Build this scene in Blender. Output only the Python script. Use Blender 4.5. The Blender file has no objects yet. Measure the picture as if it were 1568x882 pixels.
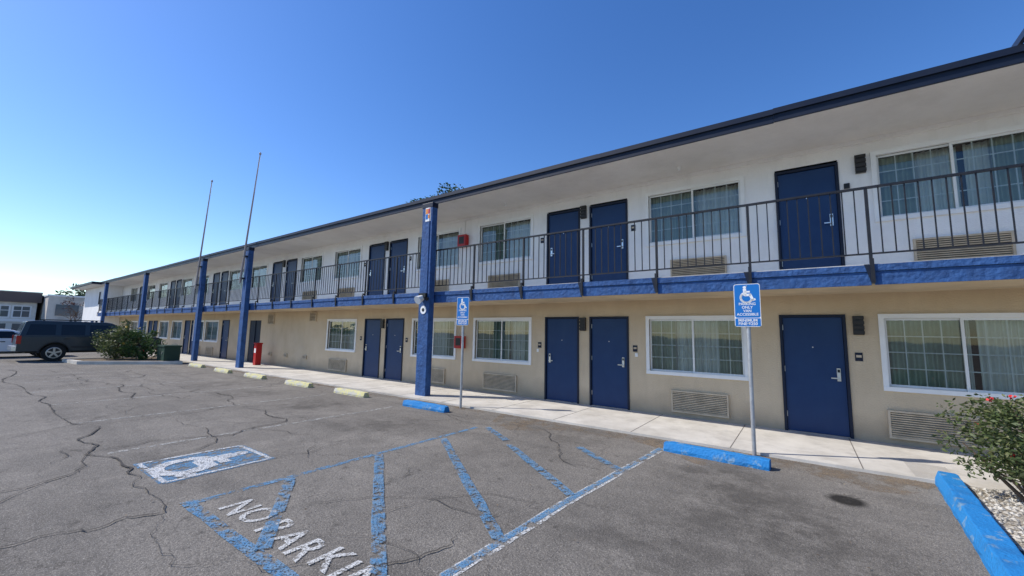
import bpy, bmesh, math, random
from mathutils import Vector, Matrix
random.seed(7)
sc=bpy.context.scene
COL=bpy.context.collection
# ---------------------------------------------------------------- helpers
class MB:
    def __init__(s): s.v=[];s.f=[];s.m=[];s.mats=[]
    def mi(s,m):
        if m not in s.mats: s.mats.append(m)
        return s.mats.index(m)
    def face(s,pts,m):
        n=len(s.v); s.v+= [tuple(p) for p in pts]; s.f.append(tuple(range(n,n+len(pts)))); s.m.append(s.mi(m))
    def box(s,x0,x1,y0,y1,z0,z1,m,M=None):
        p=[(x0,y0,z0),(x1,y0,z0),(x1,y1,z0),(x0,y1,z0),(x0,y0,z1),(x1,y0,z1),(x1,y1,z1),(x0,y1,z1)]
        if M: p=[tuple(M@Vector(q)) for q in p]
        n=len(s.v); s.v+=p; k=s.mi(m)
        for f in [(0,3,2,1),(4,5,6,7),(0,1,5,4),(1,2,6,5),(2,3,7,6),(3,0,4,7)]:
            s.f.append(tuple(n+i for i in f)); s.m.append(k)
    def tube(s,p0,p1,r0,r1,m,n=8,caps=True):
        p0=Vector(p0);p1=Vector(p1);d=(p1-p0).normalized()
        a=d.orthogonal().normalized(); b=d.cross(a); k=s.mi(m); o=len(s.v)
        for c,r in((p0,r0),(p1,r1)):
            for i in range(n):
                t=2*math.pi*i/n; s.v.append(tuple(c+a*math.cos(t)*r+b*math.sin(t)*r))
        for i in range(n):
            j=(i+1)%n; s.f.append((o+i,o+j,o+n+j,o+n+i)); s.m.append(k)
        if caps:
            s.f.append(tuple(o+i for i in reversed(range(n)))); s.m.append(k)
            s.f.append(tuple(o+n+i for i in range(n))); s.m.append(k)
    def obj(s,name,parent=None,bevel=0,smooth=False,seg=2,tri=False):
        me=bpy.data.meshes.new(name); me.from_pydata(s.v,[],s.f)
        for m in s.mats: me.materials.append(m)
        me.polygons.foreach_set('material_index',s.m)
        me.update()
        if tri or bevel:
            bm=bmesh.new(); bm.from_mesh(me)
            bmesh.ops.remove_doubles(bm,verts=bm.verts,dist=1e-5)
            bmesh.ops.recalc_face_normals(bm,faces=bm.faces)
            bm.to_mesh(me); bm.free()
        if smooth:
            for p in me.polygons: p.use_smooth=True
        o=bpy.data.objects.new(name,me); COL.objects.link(o)
        if parent: o.parent=parent
        if bevel:
            b=o.modifiers.new('b','BEVEL'); b.width=bevel; b.segments=seg; b.limit_method='ANGLE'; b.angle_limit=math.radians(35)
        return o
def empty(name,loc=(0,0,0),rz=0):
    e=bpy.data.objects.new(name,None); e.location=loc; e.rotation_euler=(0,0,rz); COL.objects.link(e); return e

def mat(name,col,rough=.7,metal=0,n=None,bump=None,col2=None,spec=.3,stretch=None,dirt=None,coat=0,streak=None):
    m=bpy.data.materials.new(name); m.use_nodes=True; nt=m.node_tree; N=nt.nodes; L=nt.links
    b=N['Principled BSDF']; b.inputs['Roughness'].default_value=rough; b.inputs['Metallic'].default_value=metal
    b.inputs['Specular IOR Level'].default_value=spec
    if coat: b.inputs['Coat Weight'].default_value=coat; b.inputs['Coat Roughness'].default_value=.05
    c4=(*col,1); b.inputs['Base Color'].default_value=c4
    tc=N.new('ShaderNodeTexCoord'); mp=N.new('ShaderNodeMapping'); L.new(tc.outputs['Object'],mp.inputs[0])
    if stretch: mp.inputs['Scale'].default_value=stretch
    out=None
    if n:
        no=N.new('ShaderNodeTexNoise'); no.inputs['Scale'].default_value=n[0]; no.inputs['Detail'].default_value=n[1]; no.inputs['Roughness'].default_value=.65
        L.new(mp.outputs[0],no.inputs['Vector'])
        mr=N.new('ShaderNodeMapRange'); mr.inputs[1].default_value=n[2]; mr.inputs[2].default_value=n[3]; L.new(no.outputs['Fac'],mr.inputs[0])
        mx=N.new('ShaderNodeMix'); mx.data_type='RGBA'; mx.inputs[6].default_value=c4; mx.inputs[7].default_value=(*(col2 or [c*.7 for c in col]),1)
        L.new(mr.outputs[0],mx.inputs[0]); out=mx.outputs[2]
    if streak:
        q=N.new('ShaderNodeMapping'); q.inputs['Scale'].default_value=(streak[1],streak[1],streak[2]); L.new(tc.outputs['Object'],q.inputs[0])
        s1=N.new('ShaderNodeTexNoise'); s1.inputs['Scale'].default_value=1; s1.inputs['Detail'].default_value=7; s1.inputs['Roughness'].default_value=.7; L.new(q.outputs[0],s1.inputs['Vector'])
        r1=N.new('ShaderNodeMapRange'); r1.inputs[1].default_value=.50; r1.inputs[2].default_value=.72; r1.inputs[4].default_value=streak[0]; L.new(s1.outputs['Fac'],r1.inputs[0])
        mxs=N.new('ShaderNodeMix'); mxs.data_type='RGBA'; L.new(out,mxs.inputs[6]); mxs.inputs[7].default_value=(*streak[3],1); L.new(r1.outputs[0],mxs.inputs[0]); out=mxs.outputs[2]
    if dirt:
        sp=N.new('ShaderNodeSeparateXYZ'); L.new(tc.outputs['Object'],sp.inputs[0])
        nn=N.new('ShaderNodeTexNoise'); nn.inputs['Scale'].default_value=3; nn.inputs['Detail'].default_value=6; L.new(tc.outputs['Object'],nn.inputs['Vector'])
        ad=N.new('ShaderNodeMath'); ad.operation='MULTIPLY_ADD'; L.new(nn.outputs['Fac'],ad.inputs[0]); ad.inputs[1].default_value=-.5; L.new(sp.outputs[2],ad.inputs[2])
        m2=N.new('ShaderNodeMapRange'); m2.inputs[1].default_value=dirt[1]-.25; m2.inputs[2].default_value=dirt[0]-.25; m2.inputs[4].default_value=.75; L.new(ad.outputs[0],m2.inputs[0])
        mx2=N.new('ShaderNodeMix'); mx2.data_type='RGBA'; mx2.inputs[7].default_value=(*dirt[2],1)
        if out: L.new(out,mx2.inputs[6])
        else: mx2.inputs[6].default_value=c4
        L.new(m2.outputs[0],mx2.inputs[0]); out=mx2.outputs[2]
    if out: L.new(out,b.inputs['Base Color'])
    if bump:
        nb=N.new('ShaderNodeTexNoise'); nb.inputs['Scale'].default_value=bump[0]; nb.inputs['Detail'].default_value=5; L.new(tc.outputs['Object'],nb.inputs['Vector'])
        bp=N.new('ShaderNodeBump'); bp.inputs['Strength'].default_value=bump[1]; bp.inputs['Distance'].default_value=bump[2]
        L.new(nb.outputs['Fac'],bp.inputs['Height']); L.new(bp.outputs[0],b.inputs['Normal'])
    return m
def worn(name,col,thr=.5,col2=None,scale=9,soft=.03):
    m=mat(name,col,.85,n=(14,6,.35,.65),col2=col2,bump=(90,.4,.01))
    nt=m.node_tree;N=nt.nodes;L=nt.links;b=N['Principled BSDF'];o=[x for x in N if x.type=='OUTPUT_MATERIAL'][0]
    tc=N.new('ShaderNodeTexCoord'); no=N.new('ShaderNodeTexNoise'); no.inputs['Scale'].default_value=scale; no.inputs['Detail'].default_value=9; no.inputs['Roughness'].default_value=.75
    L.new(tc.outputs['Object'],no.inputs['Vector'])
    mr=N.new('ShaderNodeMapRange'); mr.inputs[1].default_value=thr-soft; mr.inputs[2].default_value=thr+soft; L.new(no.outputs['Fac'],mr.inputs[0])
    n2=N.new('ShaderNodeTexNoise'); n2.inputs['Scale'].default_value=70; n2.inputs['Detail'].default_value=3; L.new(tc.outputs['Object'],n2.inputs['Vector'])
    m2=N.new('ShaderNodeMapRange'); m2.inputs[1].default_value=.48; m2.inputs[2].default_value=.60; m2.inputs[4].default_value=.85; L.new(n2.outputs['Fac'],m2.inputs[0])
    mx0=N.new('ShaderNodeMath'); mx0.operation='MAXIMUM'; L.new(mr.outputs[0],mx0.inputs[0]); L.new(m2.outputs[0],mx0.inputs[1])
    t=N.new('ShaderNodeBsdfTransparent'); mx=N.new('ShaderNodeMixShader'); L.new(mx0.outputs[0],mx.inputs[0]); L.new(b.outputs[0],mx.inputs[1]); L.new(t.outputs[0],mx.inputs[2]); L.new(mx.outputs[0],o.inputs[0])
    return m
def leafmat(name,c1,c2,c3):
    m=bpy.data.materials.new(name); m.use_nodes=True; nt=m.node_tree;N=nt.nodes;L=nt.links;b=N['Principled BSDF']; b.inputs['Roughness'].default_value=.55
    g=N.new('ShaderNodeNewGeometry'); r=N.new('ShaderNodeValToRGB'); e=r.color_ramp.elements; e[0].color=(*c1,1); e[1].color=(*c3,1); x=e.new(.55); x.color=(*c2,1)
    L.new(g.outputs['Random Per Island'],r.inputs[0]); L.new(r.outputs[0],b.inputs['Base Color'])
    tr=N.new('ShaderNodeBsdfTranslucent'); L.new(r.outputs[0],tr.inputs[0]); mx=N.new('ShaderNodeMixShader'); mx.inputs[0].default_value=.3
    o=[q for q in N if q.type=='OUTPUT_MATERIAL'][0]; L.new(b.outputs[0],mx.inputs[1]); L.new(tr.outputs[0],mx.inputs[2]); L.new(mx.outputs[0],o.inputs[0])
    return m
def textmesh(body,size,m,parent,loc,flat=False,name='text',sx=1,align='CENTER',space=1,rot=None):
    cu=bpy.data.curves.new('c','FONT'); cu.body=body; cu.size=size; cu.align_x=align; cu.space_line=space; cu.offset=size*.015
    t=bpy.data.objects.new('c',cu); COL.objects.link(t); bpy.context.view_layer.update()
    me=bpy.data.meshes.new_from_object(t.evaluated_get(bpy.context.evaluated_depsgraph_get())); bpy.data.objects.remove(t)
    me.materials.clear(); me.materials.append(m)
    o=bpy.data.objects.new(name,me); COL.objects.link(o); o.parent=parent; o.location=loc; o.scale=(sx,1,1)
    o.rotation_euler=(0,0,0) if flat else (math.pi/2,0,0)
    if rot: o.rotation_euler=(0,0,rot)
    return o
# ---------------------------------------------------------------- materials
M_tan=mat('stucco_tan',(.635,.515,.36),.9,n=(1.2,8,.35,.7),col2=(.56,.445,.30),bump=(45,.4,.02),dirt=(0,.5,(.33,.265,.19)),streak=(.35,2.6,.45,(.45,.355,.245)))
M_white=mat('stucco_white',(.87,.86,.84),.9,n=(1.0,8,.4,.75),col2=(.77,.76,.74),bump=(45,.35,.02),streak=(.30,3.0,.4,(.60,.58,.54)))
M_soffit=mat('soffit_white',(.84,.81,.76),.9,n=(.8,8,.4,.75),col2=(.72,.69,.64),bump=(30,.3,.02),streak=(.3,1.2,1.2,(.57,.54,.48)))
M_slabund=mat('balcony_underside',(.70,.57,.39),.9,n=(1,6,.4,.7),bump=(30,.3,.02))
M_navy=mat('paint_navy',(.006,.012,.030),.5,n=(2,5,.4,.7),col2=(.012,.018,.036))
M_door=mat('paint_door_blue',(.007,.034,.112),.40,n=(3,6,.4,.75),col2=(.010,.042,.130),bump=(20,.06,.01),streak=(.3,5,1,(.02,.05,.13)))
M_frame=mat('paint_frame_navy',(.006,.012,.032),.5)
M_blue=mat('stucco_blue',(.038,.108,.285),.75,n=(7,8,.4,.68),col2=(.023,.064,.18),bump=(16,.8,.03),streak=(.6,6,1.2,(.018,.045,.12)))
M_rail=mat('rail_iron',(.014,.016,.022),.5,n=(8,4,.4,.7),col2=(.026,.026,.03))
M_trim=mat('trim_white',(.86,.86,.84),.6,n=(2,5,.4,.8),col2=(.76,.76,.73))
M_vinyl=mat('vinyl_frame',(.76,.77,.75),.5)
M_curt=mat('curtain_green',(.38,.44,.36),.9,n=(2,4,.4,.7),col2=(.29,.34,.28))
M_sheer=mat('curtain_sheer',(.80,.81,.76),.9,n=(2,4,.4,.7),col2=(.66,.68,.63))
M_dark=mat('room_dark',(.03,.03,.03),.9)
M_grille=mat('ac_grille',(.57,.475,.345),.6,n=(5,5,.4,.7))
M_grilled=mat('ac_recess',(.05,.04,.03),.8)
M_bronze=mat('lamp_bronze',(.03,.027,.025),.4)
M_steel=mat('brushed_steel',(.6,.6,.6),.3,metal=1)
M_black=mat('black_plastic',(.015,.015,.015),.4)
M_galv=mat('galvanised',(.50,.51,.52),.45,metal=.6,n=(8,5,.4,.7),col2=(.36,.36,.37))
M_red=mat('paint_red',(.40,.018,.018),.4)
M_flag=mat('flagpole_grey',(.35,.30,.28),.5)
M_roof=mat('roof_membrane',(.30,.30,.30),.9,n=(1,5,.4,.7))
M_conc=mat('concrete_walk',(.61,.575,.515),.9,n=(1.3,9,.38,.68),col2=(.45,.42,.37),bump=(60,.3,.01),streak=(.55,2.2,2.2,(.30,.275,.24)))
M_joint=mat('joint_dark',(.16,.145,.13),.9)
M_yel=mat('stop_yellow',(.62,.57,.27),.85,n=(9,8,.46,.56),col2=(.48,.46,.41),bump=(40,.6,.02))
M_bstop=mat('stop_blue',(.018,.20,.50),.7,n=(6,9,.57,.63),col2=(.16,.29,.43),bump=(40,.6,.02),streak=(.45,4,4,(.02,.09,.22)))
M_wblue=worn('mark_blue',(.065,.205,.38),.525,col2=(.17,.27,.37))
M_wwhite=worn('mark_white',(.66,.66,.64),.53,col2=(.48,.48,.46))
M_wfaint=worn('mark_faint',(.42,.41,.38),.51,scale=14)
M_crack=mat('crack_dark',(.062,.056,.05),.95)
M_sblue=mat('sign_blue',(.01,.16,.50),.4)
M_swhite=mat('sign_white',(.82,.82,.82),.4)
def glass():
    m=bpy.data.materials.new('window_glass'); m.use_nodes=True; nt=m.node_tree;N=nt.nodes;L=nt.links; N.remove(N['Principled BSDF']); o=[q for q in N if q.type=='OUTPUT_MATERIAL'][0]
    t=N.new('ShaderNodeBsdfTransparent'); t.inputs[0].default_value=(.86,.91,.87,1); g=N.new('ShaderNodeBsdfGlossy'); g.inputs['Roughness'].default_value=.02
    f=N.new('ShaderNodeFresnel'); f.inputs[0].default_value=1.55; ad=N.new('ShaderNodeMath'); ad.operation='MULTIPLY_ADD'; ad.inputs[1].default_value=1.1; ad.inputs[2].default_value=.04; L.new(f.outputs[0],ad.inputs[0])
    tc=N.new('ShaderNodeTexCoord'); no=N.new('ShaderNodeTexNoise'); no.inputs['Scale'].default_value=1.2; L.new(tc.outputs['Object'],no.inputs['Vector']); bp=N.new('ShaderNodeBump'); bp.inputs['Strength'].default_value=.05; bp.inputs['Distance'].default_value=.05; L.new(no.outputs['Fac'],bp.inputs['Height']); L.new(bp.outputs[0],g.inputs['Normal'])
    mx=N.new('ShaderNodeMixShader'); L.new(ad.outputs[0],mx.inputs[0]); L.new(t.outputs[0],mx.inputs[1]); L.new(g.outputs[0],mx.inputs[2]); L.new(mx.outputs[0],o.inputs[0]); return m
M_glass=glass()
def asphalt():
    m=bpy.data.materials.new('asphalt'); m.use_nodes=True; nt=m.node_tree;N=nt.nodes;L=nt.links;b=N['Principled BSDF']; b.inputs['Roughness'].default_value=.92; b.inputs['Specular IOR Level'].default_value=.15
    tc=N.new('ShaderNodeTexCoord')
    def noise(s,d,r=.6,v=None):
        n=N.new('ShaderNodeTexNoise'); n.inputs['Scale'].default_value=s; n.inputs['Detail'].default_value=d; n.inputs['Roughness'].default_value=r; L.new(v or tc.outputs['Object'],n.inputs['Vector']); return n
    def mapped(loc,scl):
        q=N.new('ShaderNodeMapping'); q.inputs['Location'].default_value=loc; q.inputs['Scale'].default_value=scl; L.new(tc.outputs['Object'],q.inputs[0]); return q.outputs[0]
    def rng(i,a,c,lo=0,hi=1,sm=False):
        q=N.new('ShaderNodeMapRange'); q.inputs[1].default_value=a; q.inputs[2].default_value=c; q.inputs[3].default_value=lo; q.inputs[4].default_value=hi; L.new(i,q.inputs[0])
        if sm: q.interpolation_type='SMOOTHSTEP'
        return q.outputs[0]
    def mul(a,c):
        q=N.new('ShaderNodeMath'); q.operation='MULTIPLY'; L.new(a,q.inputs[0]); L.new(c,q.inputs[1]); return q.outputs[0]
    def mix(f,a,c):
        q=N.new('ShaderNodeMix'); q.data_type='RGBA'; L.new(f,q.inputs[0])
        for k,x in((6,a),(7,c)):
            if isinstance(x,tuple): q.inputs[k].default_value=(*x,1)
            else: L.new(x,q.inputs[k])
        return q.outputs[2]
    big=noise(.28,7,.6); mid=noise(1.7,8,.72); fine=noise(48,4,.7); sp=noise(120,2,.6); vf=noise(24,5,.8)
    c=mix(rng(big.outputs[0],.38,.62),(.215,.195,.168),(.300,.273,.236))
    c=mix(rng(mid.outputs[0],.50,.68,0,.7),c,(.150,.137,.120))
    c=mix(rng(mid.outputs[0],.30,.42,.6,0),c,(.37,.34,.30))
    stv=noise(1.0,6,.65,mapped((3,1,0),(.12,1.3,1))); c=mix(rng(stv.outputs[0],.52,.66,0,.6),c,(.12,.11,.098))
    du=noise(.55,7,.7,mapped((11,4,0),(1,1,1))); c=mix(rng(du.outputs[0],.52,.66,0,.7),c,(.39,.355,.305))
    c=mix(rng(vf.outputs[0],.45,.62,0,.45),c,(.11,.10,.09))
    c=mix(rng(fine.outputs[0],.38,.62,.75,0),c,(.090,.083,.074))
    c=mix(rng(sp.outputs[0],.56,.68,0,.65),c,(.50,.46,.41))
    wob=noise(2.2,7,.75)
    for (cx,cy,r,k) in [(-.3,-4.4,1.1,.8),(-.9,-3.4,.9,.75),(-.1,-6.2,1.3,.55),(-3.3,-2.8,.9,.5),(-6.3,-4.2,1.1,.6),(-9,-4.0,1.0,.65),(-11.7,-4.2,1.1,.6),(-14.4,-4.0,1.1,.5),(-3.4,-4.6,1.0,.35),(-1.2,-5.4,.9,.6),(.6,-5.2,.8,.5)]:
        d=N.new('ShaderNodeVectorMath'); d.operation='DISTANCE'; L.new(tc.outputs['Object'],d.inputs[0]); d.inputs[1].default_value=(cx,cy,GZ)
        c=mix(mul(rng(d.outputs['Value'],r*1.25,r*.1,0,k,True),rng(wob.outputs[0],.42,.58,.08,1)),c,(.075,.068,.06))
    d=N.new('ShaderNodeVectorMath'); d.operation='DISTANCE'; L.new(tc.outputs['Object'],d.inputs[0]); d.inputs[1].default_value=(.30,-3.32,GZ)
    c=mix(mul(rng(d.outputs['Value'],.20,.12,0,.95),rng(mid.outputs[0],.30,.45)),c,(.022,.02,.018))
    s2=noise(4.5,6,.75,mapped((2,7,0),(1,1,1))); c=mix(rng(s2.outputs[0],.59,.67,0,.6),c,(.07,.064,.057))
    for (scl,amp,wd,loc,k,lo) in [(.55,.7,.0035,0,.75,.46),(1.6,.35,.005,7,.6,.52)]:
        ds=noise(2.5,7,.7); va=N.new('ShaderNodeVectorMath'); va.operation='MULTIPLY_ADD'; L.new(ds.outputs['Color'],va.inputs[0]); va.inputs[1].default_value=(amp,amp,0); L.new(tc.outputs['Object'],va.inputs[2])
        vo=N.new('ShaderNodeTexVoronoi'); vo.voronoi_dimensions='2D'; vo.feature='DISTANCE_TO_EDGE'; vo.inputs['Scale'].default_value=scl; L.new(va.outputs[0],vo.inputs['Vector'])
        mk=rng(noise(.5,4,.6,mapped((loc,loc,0),(1,1,1))).outputs[0],lo,lo+.08,0,k)
        c=mix(mul(rng(vo.outputs[0],wd*.35,wd*1.3,1,0),mk),c,(.07,.063,.055))
    L.new(c,b.inputs['Base Color'])
    bp=N.new('ShaderNodeBump'); bp.inputs['Strength'].default_value=.8; bp.inputs['Distance'].default_value=.016; L.new(fine.outputs[0],bp.inputs['Height'])
    b2=N.new('ShaderNodeBump'); b2.inputs['Strength'].default_value=.5; b2.inputs['Distance'].default_value=.05; L.new(mid.outputs[0],b2.inputs['Height']); L.new(bp.outputs[0],b2.inputs['Normal']); L.new(b2.outputs[0],b.inputs['Normal'])
    return m
GZ=-.04
M_asph=asphalt()
# ---------------------------------------------------------------- ground
g=MB(); g.face([(-500,-500,GZ),(500,-500,GZ),(500,500,GZ),(-500,500,GZ)],M_asph); g.obj('ground')
w=MB(); w.box(-49,12,-2.0,.3,-.2,0,M_conc); wo=w.obj('walkway')
w=MB()
x=11.2
while x>-49:
    w.box(x-.006,x+.006,-2.0,-.0,.0,.002,M_joint); x-=1.52
M_pad=mat('pad_grooves',(.36,.33,.29),.9)
for i in range(14):
    yy=-1.95+i*.055; w.box(1.05,1.45,yy,yy+.018,0,.003,M_pad)
w.obj('joints',wo)
# ---------------------------------------------------------------- markings
def strip(mb,p,q,wd,m,z):
    p=Vector(p);q=Vector(q); n=max(1,int((q-p).length/.25)); d=(q-p).normalized();nn=Vector((-d.y,d.x)); pr=None
    for i in range(n+1):
        c=p.lerp(q,i/n)+nn*random.uniform(-.006,.006); h=nn*wd/2*random.uniform(.92,1.08)
        if pr: mb.face([(*pr[0],z),(*(c-h),z),(*(c+h),z),(*pr[1],z)],m)
        pr=(c-h,c+h)
mk=MB(); z1=GZ+.004; z2=GZ+.008; z3=GZ+.012
M_dirt=worn('dirt_drift',(.28,.215,.15),.46,col2=(.20,.155,.11),scale=2.2,soft=.09)
random.seed(31)
def drift(x0,x1,dep,z):
    n=int((x1-x0)/.3); pr=None
    for i in range(n+1):
        x=x0+(x1-x0)*i/n; d=dep*(.35+.65*abs(math.sin(x*1.1)+.5*math.sin(x*2.7+1))/1.2)*(.2 if i in(0,n) else 1)
        if pr: mk.face([(pr[0],-2.001-pr[1],z),(x,-2.001-d,z),(x,-2.001,z),(pr[0],-2.001,z)],M_dirt)
        pr=(x,d)
drift(-5.2,1.2,.95,GZ+.002); drift(-24,-5.2,.35,GZ+.002)
strip(mk,(-4.83,-3.3),(-4.88,-7.55),.085,M_wblue,z1)
strip(mk,(-4.95,-7.5),(-1.2,-7.52),.11,M_wblue,z2)
strip(mk,(-1.80,-2.55),(-2.02,-5.2),.12,M_wwhite,z1); strip(mk,(-2.02,-5.2),(-2.12,-7.4),.12,M_wwhite,z1)
strip(mk,(-1.81,-2.55),(-2.03,-5.2),.07,M_wblue,z2); strip(mk,(-2.03,-5.2),(-2.13,-7.4),.07,M_wblue,z2)
for a,b in [((-4.80,-6.58),(-3.45,-7.45)),((-4.78,-5.41),(-2.13,-7.38)),((-4.72,-4.25),(-2.08,-6.24)),((-3.7,-3.87),(-2.06,-5.03)),((-4.67,-3.21),(-3.88,-3.70)),((-2.82,-3.31),(-1.92,-3.96))]:
    strip(mk,a,b,.115,M_wblue,z3)
mk.face([(-6.78,-7.52,z1),(-5.68,-7.52,z1),(-5.70,-6.33,z1),(-6.72,-6.33,z1)],M_wblue)
for x in(-7.6,-10.3,-13.0,-15.7,-18.4,-21.1): strip(mk,(x,-7.6),(x+.05,-3.0),.10,M_wfaint,z1)
mo=mk.obj('pavement_markings')
def icon(mb,ox,oy,s,m,f,wd=.1):
    def P(u,v): return f(ox+u*s,oy+v*s)
    def st(pts,w,close=False):
        for a,b in zip(pts[:-1],pts[1:]):
            a=Vector(a);b=Vector(b);d=(b-a).normalized();n=Vector((-d.y,d.x))*w/2; e=d*w*.25
            mb.face([P(*(a-n-e)),P(*(b-n+e)),P(*(b+n+e)),P(*(a+n-e))],m)
    mb.face([P(-.1+.085*math.cos(t*math.pi/7),.86+.085*math.sin(t*math.pi/7)) for t in range(14)],m)
    st([(-.1,.74),(-.08,.42)],wd*1.2); st([(-.08,.42),(.17,.42)],wd); st([(.17,.42),(.30,.12)],wd); st([(.30,.12),(.40,.16)],wd*.8); st([(-.09,.60),(.14,.60)],wd*.7)
    arc=[(-.02+.29*math.cos(math.radians(a)),.27+.29*math.sin(math.radians(a))) for a in range(125,345,16)]
    st(arc,wd*.8)
M_wsym=worn('mark_symbol',(.66,.66,.64),.57,col2=(.5,.52,.54))
class Z: k=0
ic2=MB()
class MBZ(MB):
    def face(s,pts,m):
        Z.k+=.00012; MB.face(s,[(p[0],p[1],z2+Z.k) for p in pts],m)
ic=MBZ(); icon(ic,-6.18,-7.40,1.02,M_wsym,lambda u,v:(u,v,z2),.17)
for (a,b) in [((-6.72,-7.47),(-5.73,-7.47)),((-6.68,-6.38),(-5.74,-6.38)),((-6.73,-7.47),(-6.68,-6.38)),((-5.73,-7.47),(-5.74,-6.38))]: strip(ic2,a,b,.05,M_wsym,z2)
ic2.obj('symbol_border',mo)
ic.obj('wheelchair_symbol',mo)
xx=-4.56
for i,(ch,adv) in enumerate(zip('NO PARKING',(.32,.33,.10,.28,.29,.29,.28,.12,.31,.3))):
    if ch!=' ': textmesh(ch,.40,M_wwhite,mo,(xx,-7.36+random.uniform(-.02,.02),z2+.0002*i),flat=True,name='stencil_letter',sx=.93,align='LEFT',rot=random.uniform(-.07,.07))
    xx+=adv*.95
# cracks
ck=MB()
def crack(pts,w0=.022,lv=4):
    P=[Vector(p) for p in pts]
    if len(P)>8: lv=3
    for _ in range(lv):
        Q=[P[0]]
        for a,b in zip(P[:-1],P[1:]):
            l=(b-a).length; d=(b-a).normalized() if l>0 else Vector((1,0)); Q.append((a+b)/2+Vector((-d.y,d.x))*random.gauss(0,.10*min(l,1.2))); Q.append(b)
        P=Q
    out=[]
    for a,b in zip(P[:-1],P[1:]):
        n=max(1,int((b-a).length/.07))
        for i in range(n): out.append(a.lerp(b,i/n)+Vector((random.gauss(0,.006),random.gauss(0,.006))))
    out.append(P[-1]); L_=[];R_=[]; wv=1; N_=len(out)
    for i,p in enumerate(out):
        wv=min(1.5,max(.25,wv+random.gauss(0,.25))); tp=min(1,(i+.3)/6,(N_-i)/6); d=(out[min(i+1,N_-1)]-out[max(i-1,0)]).normalized(); n=Vector((-d.y,d.x))*w0*.34*wv*tp
        L_.append(p+n);R_.append(p-n)
    for i in range(N_-1): ck.face([(*R_[i],z3+.002),(*R_[i+1],z3+.002),(*L_[i+1],z3+.002),(*L_[i],z3+.002)],M_crack)
crack([(-5.3,-9.5),(-5.01,-8.62),(-4.87,-8.19),(-4.83,-7.70),(-6.16,-7.57),(-7.93,-7.70),(-10.23,-7.59),(-15.94,-7.65),(-24,-7.5)],.030)
crack([(-10.2,-7.6),(-9.9,-6.6),(-10.1,-5.4),(-9.5,-4.2),(-9.6,-2.6)],.022)
crack([(-4.83,-7.7),(-4.2,-7.9),(-3.4,-7.6),(-2.47,-6.89),(-2.5,-6.13),(-2.3,-5.4),(-1.2,-4.9)],.014)
crack([(-6.2,-7.5),(-5.6,-5.9),(-5.7,-5.0),(-5.2,-3.6)],.014)
crack([(-7.9,-7.7),(-7.4,-6.2),(-8.0,-5.1),(-14,-5.0),(-22,-4.9)],.022)
crack([(-6.9,-9.2),(-6.6,-8.4),(-7.3,-7.7)],.016)
crack([(-9.9,-6.6),(-11.6,-6.9),(-13.3,-6.2),(-17.5,-6.3),(-23,-6.5)],.026)
crack([(-13,-7.6),(-13.4,-6.2),(-12.9,-4.6),(-13.3,-2.9)],.024)
crack([(-2.1,-4.1),(-3.2,-3.3),(-4.2,-2.6),(-5.8,-2.45)],.013)
crack([(-16,-7.6),(-17.5,-6.3),(-17,-5),(-18,-3)],.024)
crack([(-19,-7.6),(-20.5,-6.0),(-20,-4.2)],.024)
for i in range(26):
    x=random.uniform(-17,.4); y=random.uniform(-8.3,-2.8); a=random.choice([0,math.pi/2])+random.gauss(0,.35); pts=[(x,y)]
    for k in range(random.randint(2,4)):
        s=random.uniform(.4,1.0)*(1+abs(x)*.06); a+=random.gauss(0,.4); x+=math.cos(a)*s; y+=math.sin(a)*s; y=min(y,-2.1); pts.append((x,y))
    if max(p[0] for p in pts)>.7: continue
    crack(pts,random.uniform(.006,.009)*(1+abs(x)*.07),3)
ck.obj('cracks',mo)
M_lit=leafmat('litter',(.10,.06,.03),(.2,.13,.07),(.3,.24,.15))
db=MB()
for i in range(750):
    x=random.uniform(-7,2.2) if i%3 else random.uniform(-24,2); y=-2.05-abs(random.gauss(0,.35)) if i%5 else random.uniform(-8,-2.1)
    s=random.uniform(.005,.016); a=random.uniform(0,6.3); c,d=math.cos(a)*s,math.sin(a)*s
    db.face([(x-c,y-d,GZ+.016),(x+d*.5,y-c*.5,GZ+.018+s*.3),(x+c,y+d,GZ+.016),(x-d*.5,y+c*.5,GZ+.018)],M_lit)
db.obj('leaf_litter')
# ---------------------------------------------------------------- wheel stops
def wheel_stop(name,x,y,L,m,rz=0,h=.13,w=.19):
    b=MB(); n=max(4,int(L/.12)); prof=[(-w/2,0),(-w/2,h*.35),(-w/2+.035,h),(w/2-.035,h),(w/2,h*.35),(w/2,0)]
    secs=[]
    for i in range(n+1):
        u=-L/2+L*i/n; k=1 if 0<i<n else .9
        secs.append([(u+random.uniform(-.003,.003),p[0]*k+random.uniform(-.005,.005),p[1]*(1 if 0<i<n else .93)+(random.uniform(-.006,.003) if p[1] else 0)) for p in prof])
    for a,c in zip(secs[:-1],secs[1:]):
        for i in range(5): b.face([a[i],a[i+1],c[i+1],c[i]],m)
    b.face(secs[0],m); b.face(list(reversed(secs[-1])),m)
    o=b.obj(name,tri=True,bevel=.008); o.location=(x,y,GZ); o.rotation_euler=(0,0,rz); return o
for i,(x,y) in enumerate([(-9.75,-2.62),(-12.45,-2.62),(-15.45,-2.6),(-18.2,-2.6),(-21.3,-2.5),(-24.6,-2.5)]): wheel_stop('wheel_stop',x,y,1.35,M_yel,random.uniform(-.03,.03))
wheel_stop('wheel_stop',-6.85,-2.68,1.30,M_bstop,.02)
wheel_stop('wheel_stop',-1.08,-2.62,1.34,M_bstop,-.05)
wheel_stop('planter_curb',1.21,-3.6,3.4,M_bstop,math.radians(86),h=.15,w=.23)
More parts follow.
